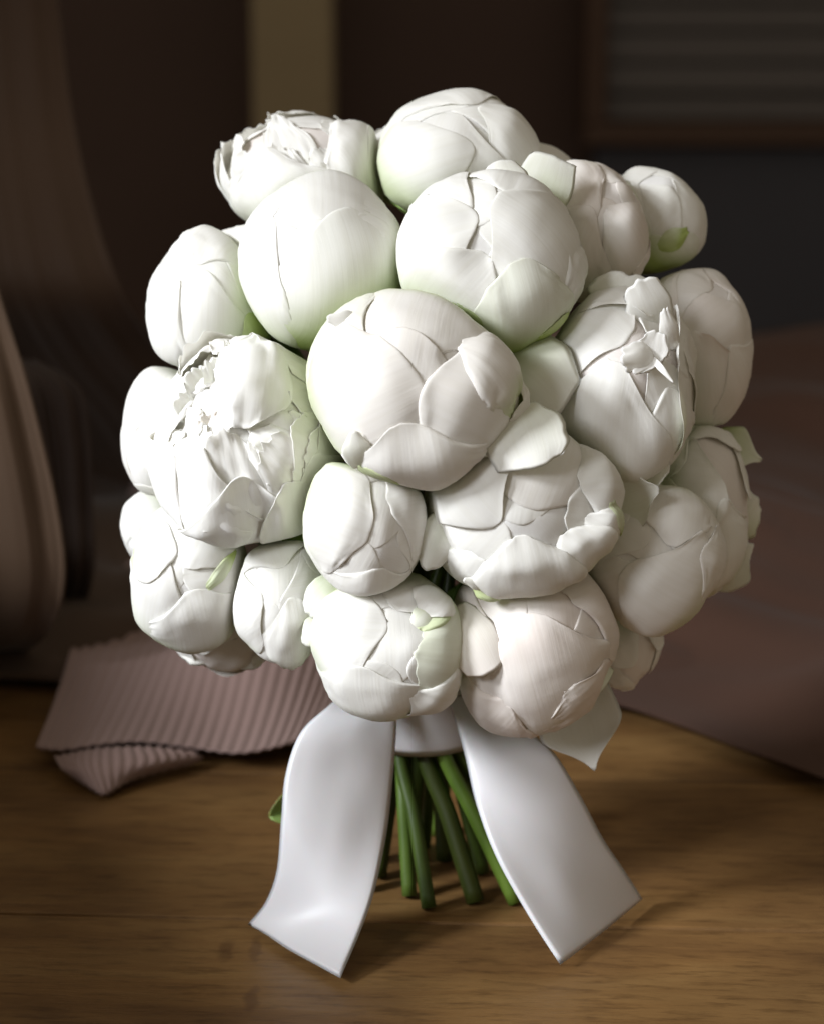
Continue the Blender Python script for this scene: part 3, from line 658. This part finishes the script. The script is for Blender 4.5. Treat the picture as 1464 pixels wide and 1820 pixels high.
flower('small_smooth', 651, 933, 110, 128, 372, 'smooth oval bud right below the many-lobed central peony', n=5, lump=.03, pink=.06, axis=(.05, -.25, .9), green=.55, hand=[
    P(640, 860, 100, 56, 90, lift=.003), P(690, 900, 20, 54, 100, lift=.004, bulge=.03), P(668, 1010, 270, 50, 90, bulge=.03, lift=.004), P(660, 948, 158, 56, 100, bulge=.045, lift=.014, hc=.22)])
flower('lobed_right', 915, 906, 164, 152, 330, 'rounded peony with puffed lobes and a curled petal at its side', n=4, lump=.03, axis=(.05, .05, 1), green=.6, hand=[
    P(930, 905, 70, 62, 110, bulge=.04, pink=.12), P(1000, 905, 350, 50, 100, bulge=.04), P(1014, 862, 12, 34, 70, bulge=.08, lift=.012, off=.06), P(855, 985, 235, 36, 80, bulge=.05),
    P(884, 934, 130, 42, 110, bulge=.085, lift=.012, hc=.34, crease=0), P(1032, 918, 335, 15, 40, bulge=.06, off=.08), P(995, 945, 318, 20, 50, bulge=.07, off=.075), P(920, 950, 280, 33, 90, bulge=.085, lift=.014, edge=.06, hc=.2),
    P(1050, 895, 330, 5, 24, mat='s', bulge=0), P(850, 1030, 280, 6, 24, mat='s', off=.12)],
    free=[FR((758, 1012), (800, 905), 74, 95, 60, point=.25, cup=-.5, bend=.2, edge=.1, green=.2), FR((835, 1000), (815, 935), 60, 110, 80, point=.3, cup=-.3, edge=.08, green=.25), FR((822, 1030), (862, 1040), 24, 100, 90, point=.6, cup=-.4, edge=.06, green=.1),
          FR((948, 834), (915, 725), 150, 150, 168, point=.1, cup=-.25, bend=.08, edge=.12, green=.14, rnd=.10), FR((880, 818), (880, 755), 84, 135, 150, point=.2, cup=-.3, bend=.06, edge=.08, green=.2)])
flower('front_low', 692, 1146, 138, 128, 300, 'bud with torn petal edges and a green flush right above the ribbon knot', n=5, lump=.04, axis=(0, -.35, .9), green=.55, hand=[
    P(660, 1085, 95, 56, 80, bulge=.03), P(690, 1110, 178, 56, 110, bulge=.03, lift=.008, edge=.06), P(640, 1180, 262, 54, 90, bulge=.04, edge=.07, lift=.01), P(700, 1080, 60, 40, 80, bulge=.04, green=.6, lift=.012),
    P(738, 1160, 352, 50, 95, bulge=.055, lift=.02, edge=.15, ef=4, green=1.0, hc=.12, gb=.20), P(745, 1118, 40, 9, 40, mat='s', bulge=.01, off=.10), P(748, 1092, 50, 18, 40, bulge=.04, edge=.06, off=.09), P(735, 1230, 320, 30, 60, bulge=.05, edge=.12, green=.8)],
    free=[FR((728, 1120), (772, 1080), 44, 118, 100, point=.5, cup=-.4, edge=.06, green=.4)])
flower('blush_low', 945, 1136, 146, 160, 250, 'large pinkish peony with creased skin above the ribbon tail', n=6, lump=.025, pink=.38, green=.25, axis=(.15, -.2, .9), hand=[
    P(900, 1040, 110, 56, 90, wr=.008), P(1000, 1060, 40, 54, 100, wr=.01), P(870, 1120, 180, 44, 90), P(930, 1090, 285, 60, 130, wr=.012, lift=.010, bulge=.03), P(905, 1245, 235, 36, 60, bulge=.05, edge=.08, off=.07), P(1010, 1215, 310, 34, 60, bulge=.03, edge=.07, off=.06)],
    free=[FR((872, 1200), (805, 1080), 100, 120, 130, point=.15, cup=-.35, bend=.1, edge=.06, green=.1, pk=.3), FR((1000, 1250), (1080, 1180), 60, 60, 50, point=.4, cup=-.2, edge=.12, green=.3)])
flower('right_low', 1152, 990, 124, 128, 215, 'cream bud with a folded inner petal, low on the cupboard side', n=5, lump=.03, pink=.12, green=.5, axis=(.35, -.15, .85), hand=[
    P(1110, 930, 130, 52, 100), P(1180, 960, 30, 50, 100, lift=.012), P(1190, 972, 75, 34, 80, bulge=.03, lift=.02, off=.05), P(1105, 1010, 318, 62, 120, bulge=.05, lift=.018, edge=.06, green=.6, off=.06), P(1235, 985, 350, 36, 80, bulge=.03, lift=.012, off=.05)])
flower('right_edge', 1240, 906, 96, 152, 60, 'pale green tinged peony with pointed petals sticking out over the mauve cloth', n=7, lump=.03, green=.7, axis=(.75, 0, .45), style='open', hand=[
    P(1215, 830, 140, 46, 100, off=.02), P(1230, 900, 200, 44, 100, off=.04, lift=.02, pink=.12), P(1280, 890, 290, 40, 100, off=.05, lift=.03, edge=.09)],
    free=[FR((1352, 818), (1262, 785), 92, 0, 0, point=.85, cup=.3, green=.8, edge=.06), FR((1340, 876), (1275, 925), 130, 0, 0, point=.4, cup=-.3, edge=.2, green=.5), FR((1325, 958), (1255, 1035), 110, -10, 0, point=.5, cup=.4, edge=.15, green=.25)])
flower('bottom_right', 1106, 1146, 66, 80, 60, 'half hidden peony low on the cupboard side with one long pointed petal', n=6, green=.4, style='open', axis=(.5, -.7, .3),
    free=[FR((1056, 1370), (1004, 1205), 150, 80, 110, point=.95, cup=.5, bend=.05, edge=.03, green=.06, taper=.9, rnd=.05), FR((1160, 1130), (1090, 1190), 80, 10, 0, point=.3, cup=.4, edge=.12, green=.2)])

for i, f in enumerate(FL): build_flower(f, i)

# stems: each runs from its head through the binding and stands on the table
BZ = np.array(unY(758, 1282, -0.004))
rg = random.Random(11)
order = sorted(range(len(FL)), key=lambda i: math.hypot(FL[i].base[0], FL[i].base[1]))
for k, i in enumerate(order):
    f = FL[i]
    rho = 0.0185 * math.sqrt((k + 0.5) / len(FL)); phi = k * 2.39996
    b = BZ + np.array([rho * math.cos(phi), rho * math.sin(phi), 0])
    r2 = rho * 2.25 + rg.uniform(-.003, .003); p2 = phi + 0.55
    e = np.array([BZ[0] + 0.006 + r2 * math.cos(p2), BZ[1] - 0.006 + r2 * math.sin(p2), 0.0012])
    axw = f.ax[0] * f.r + f.ax[1] * f.u + f.ax[2] * f.v
    p0 = f.base + axw * f.R * .12; p1 = f.base - axw * 0.02 + np.array([0, 0, -.004]); mid = b + np.array([0, 0, 0.035]) + (p1 - b) * 0.18
    short = k % 3 == 1 or k < 3                                  # trimmed off inside the binding
    path = catmull(np.array([p0, p1, mid, b + np.array([0, 0, -.004])] if short else [p0, p1, mid, b, b * .5 + e * .5, e]), 36)
    rad = rg.uniform(0.0024, 0.0042)
    V, F = tube(path - f.base, rad * np.linspace(.9, 1.08, 36))
    link('stem', mesh(V, F), M_STEM, f.root)
# one leaf behind the ribbon tail, and a leaf in a gap of the dome
def leaf_obj(tip, rt, w, Y, Yt, label, name='leaf'):
    A = np.array(unY(*rt, Y)); B = np.array(unY(*tip, Yt)); L = np.linalg.norm(B - A); ax = (B - A) / L
    nrm = np.array([0, -1.0, .2]); nrm -= ax * nrm.dot(ax); nrm /= np.linalg.norm(nrm); side = np.cross(ax, nrm)
    v, u = np.meshgrid(np.linspace(0, 1, 17), np.linspace(-1, 1, 11), indexing='ij')
    prof = np.sin(math.pi * np.clip(v * .9 + .06, 0, 1)) ** .8 * w / 2
    X = A + ax * (v * L)[..., None] + side * (u * prof)[..., None] + nrm * (0.25 * w * np.abs(u) * prof / (w / 2) + .1 * L * np.sin(math.pi * v))[..., None]
    V, F, uu, _ = shell(X, .0005, uvgrid(17, 11)); return V, F, uu
V, F, uu = leaf_obj((478, 1452), (540, 1420), .016, -.005, -.02, '')
f = next(x for x in FL if x.key == 'left_low')
link('leaf', mesh(V - f.base, F, uv=uu), M_SEPAL, f.root)
f = next(x for x in FL if x.key == 'frill_left')
V, F, uu = leaf_obj((505, 965), (548, 920), .010, -.055, -.058, '')
link('leaf', mesh(V - f.base, F, uv=uu), M_STEM, f.root)

# ------------------------------------------------------------------ ribbon
rib = empty('ribbon', Vector((BZ[0], BZ[1], BZ[2]))); tag(rib, 'white satin ribbon binding the stems, with two long tails on the table', 'ribbon')
nph, nz_ = 64, 9
ph = np.linspace(0, 2 * math.pi, nph); zz = np.linspace(-.0055, .022, nz_)
Pb = np.array([[[0.0245 * math.cos(p) * (1 + .012 * math.sin(9 * z * 300 + p)), 0.0245 * math.sin(p), z + .0012 * math.sin(p + 1)] for p in ph] for z in zz])
V, F, u, t = shell(Pb[:, ::-1], .0012, uvgrid(nz_, nph)); link('band', mesh(V, F, uv=u), M_SATIN, rib)
def tail(name, rows, wav, seed):
    G = []
    for (l, r, yl, yr) in rows:
        A = np.array(unZ(*l, yl[1]) if isinstance(yl, tuple) else unY(*l, yl)); B = np.array(unZ(*r, yr[1]) if isinstance(yr, tuple) else unY(*r, yr))
        G.append([A, A * .5 + B * .5, B])
    G = grid_up(np.array(G), 64, 22)
    vv, uu = np.meshgrid(np.linspace(0, 1, 64), np.linspace(-1, 1, 22), indexing='ij')
    G[..., 1] -= wav * (1 - uu ** 2) * np.sin(math.pi * vv) + .0014 * noise3(np.stack([uu * 1.4, vv * 5, 0 * uu], -1), seed) * sst(0, .2, vv)
    V, F, u, t = shell(G, .00035, uvgrid(64, 22)); link(name, mesh(V - np.array(rib.location), F, uv=u), M_SATIN, rib)
tail('tail', [((628, 1215), (720, 1225), -.030, -.032), ((585, 1252), (707, 1262), -.045, -.040), ((535, 1300), (704, 1315), -.056, -.046), ((508, 1375), (698, 1390), -.062, -.052), ((500, 1455), (688, 1480), -.066, -.062),
              ((492, 1545), (668, 1575), -.068, -.076), ((472, 1602), (642, 1650), -.066, -.090), (((440, 1644)), (605, 1737), ('z', .0030), ('z', .0030))], .004, 3)
tail('tail', [((790, 1235), (900, 1235), -.032, -.030), ((808, 1282), (930, 1286), -.040, -.040), ((826, 1345), (985, 1338), -.050, -.050), ((846, 1430), (1030, 1412), -.062, -.052), ((882, 1525), (1070, 1488), -.076, -.050),
              ((935, 1622), (1108, 1545), -.088, -.046), ((995, 1714), (1142, 1598), ('z', .0030), ('z', .0030))], .004, 5)
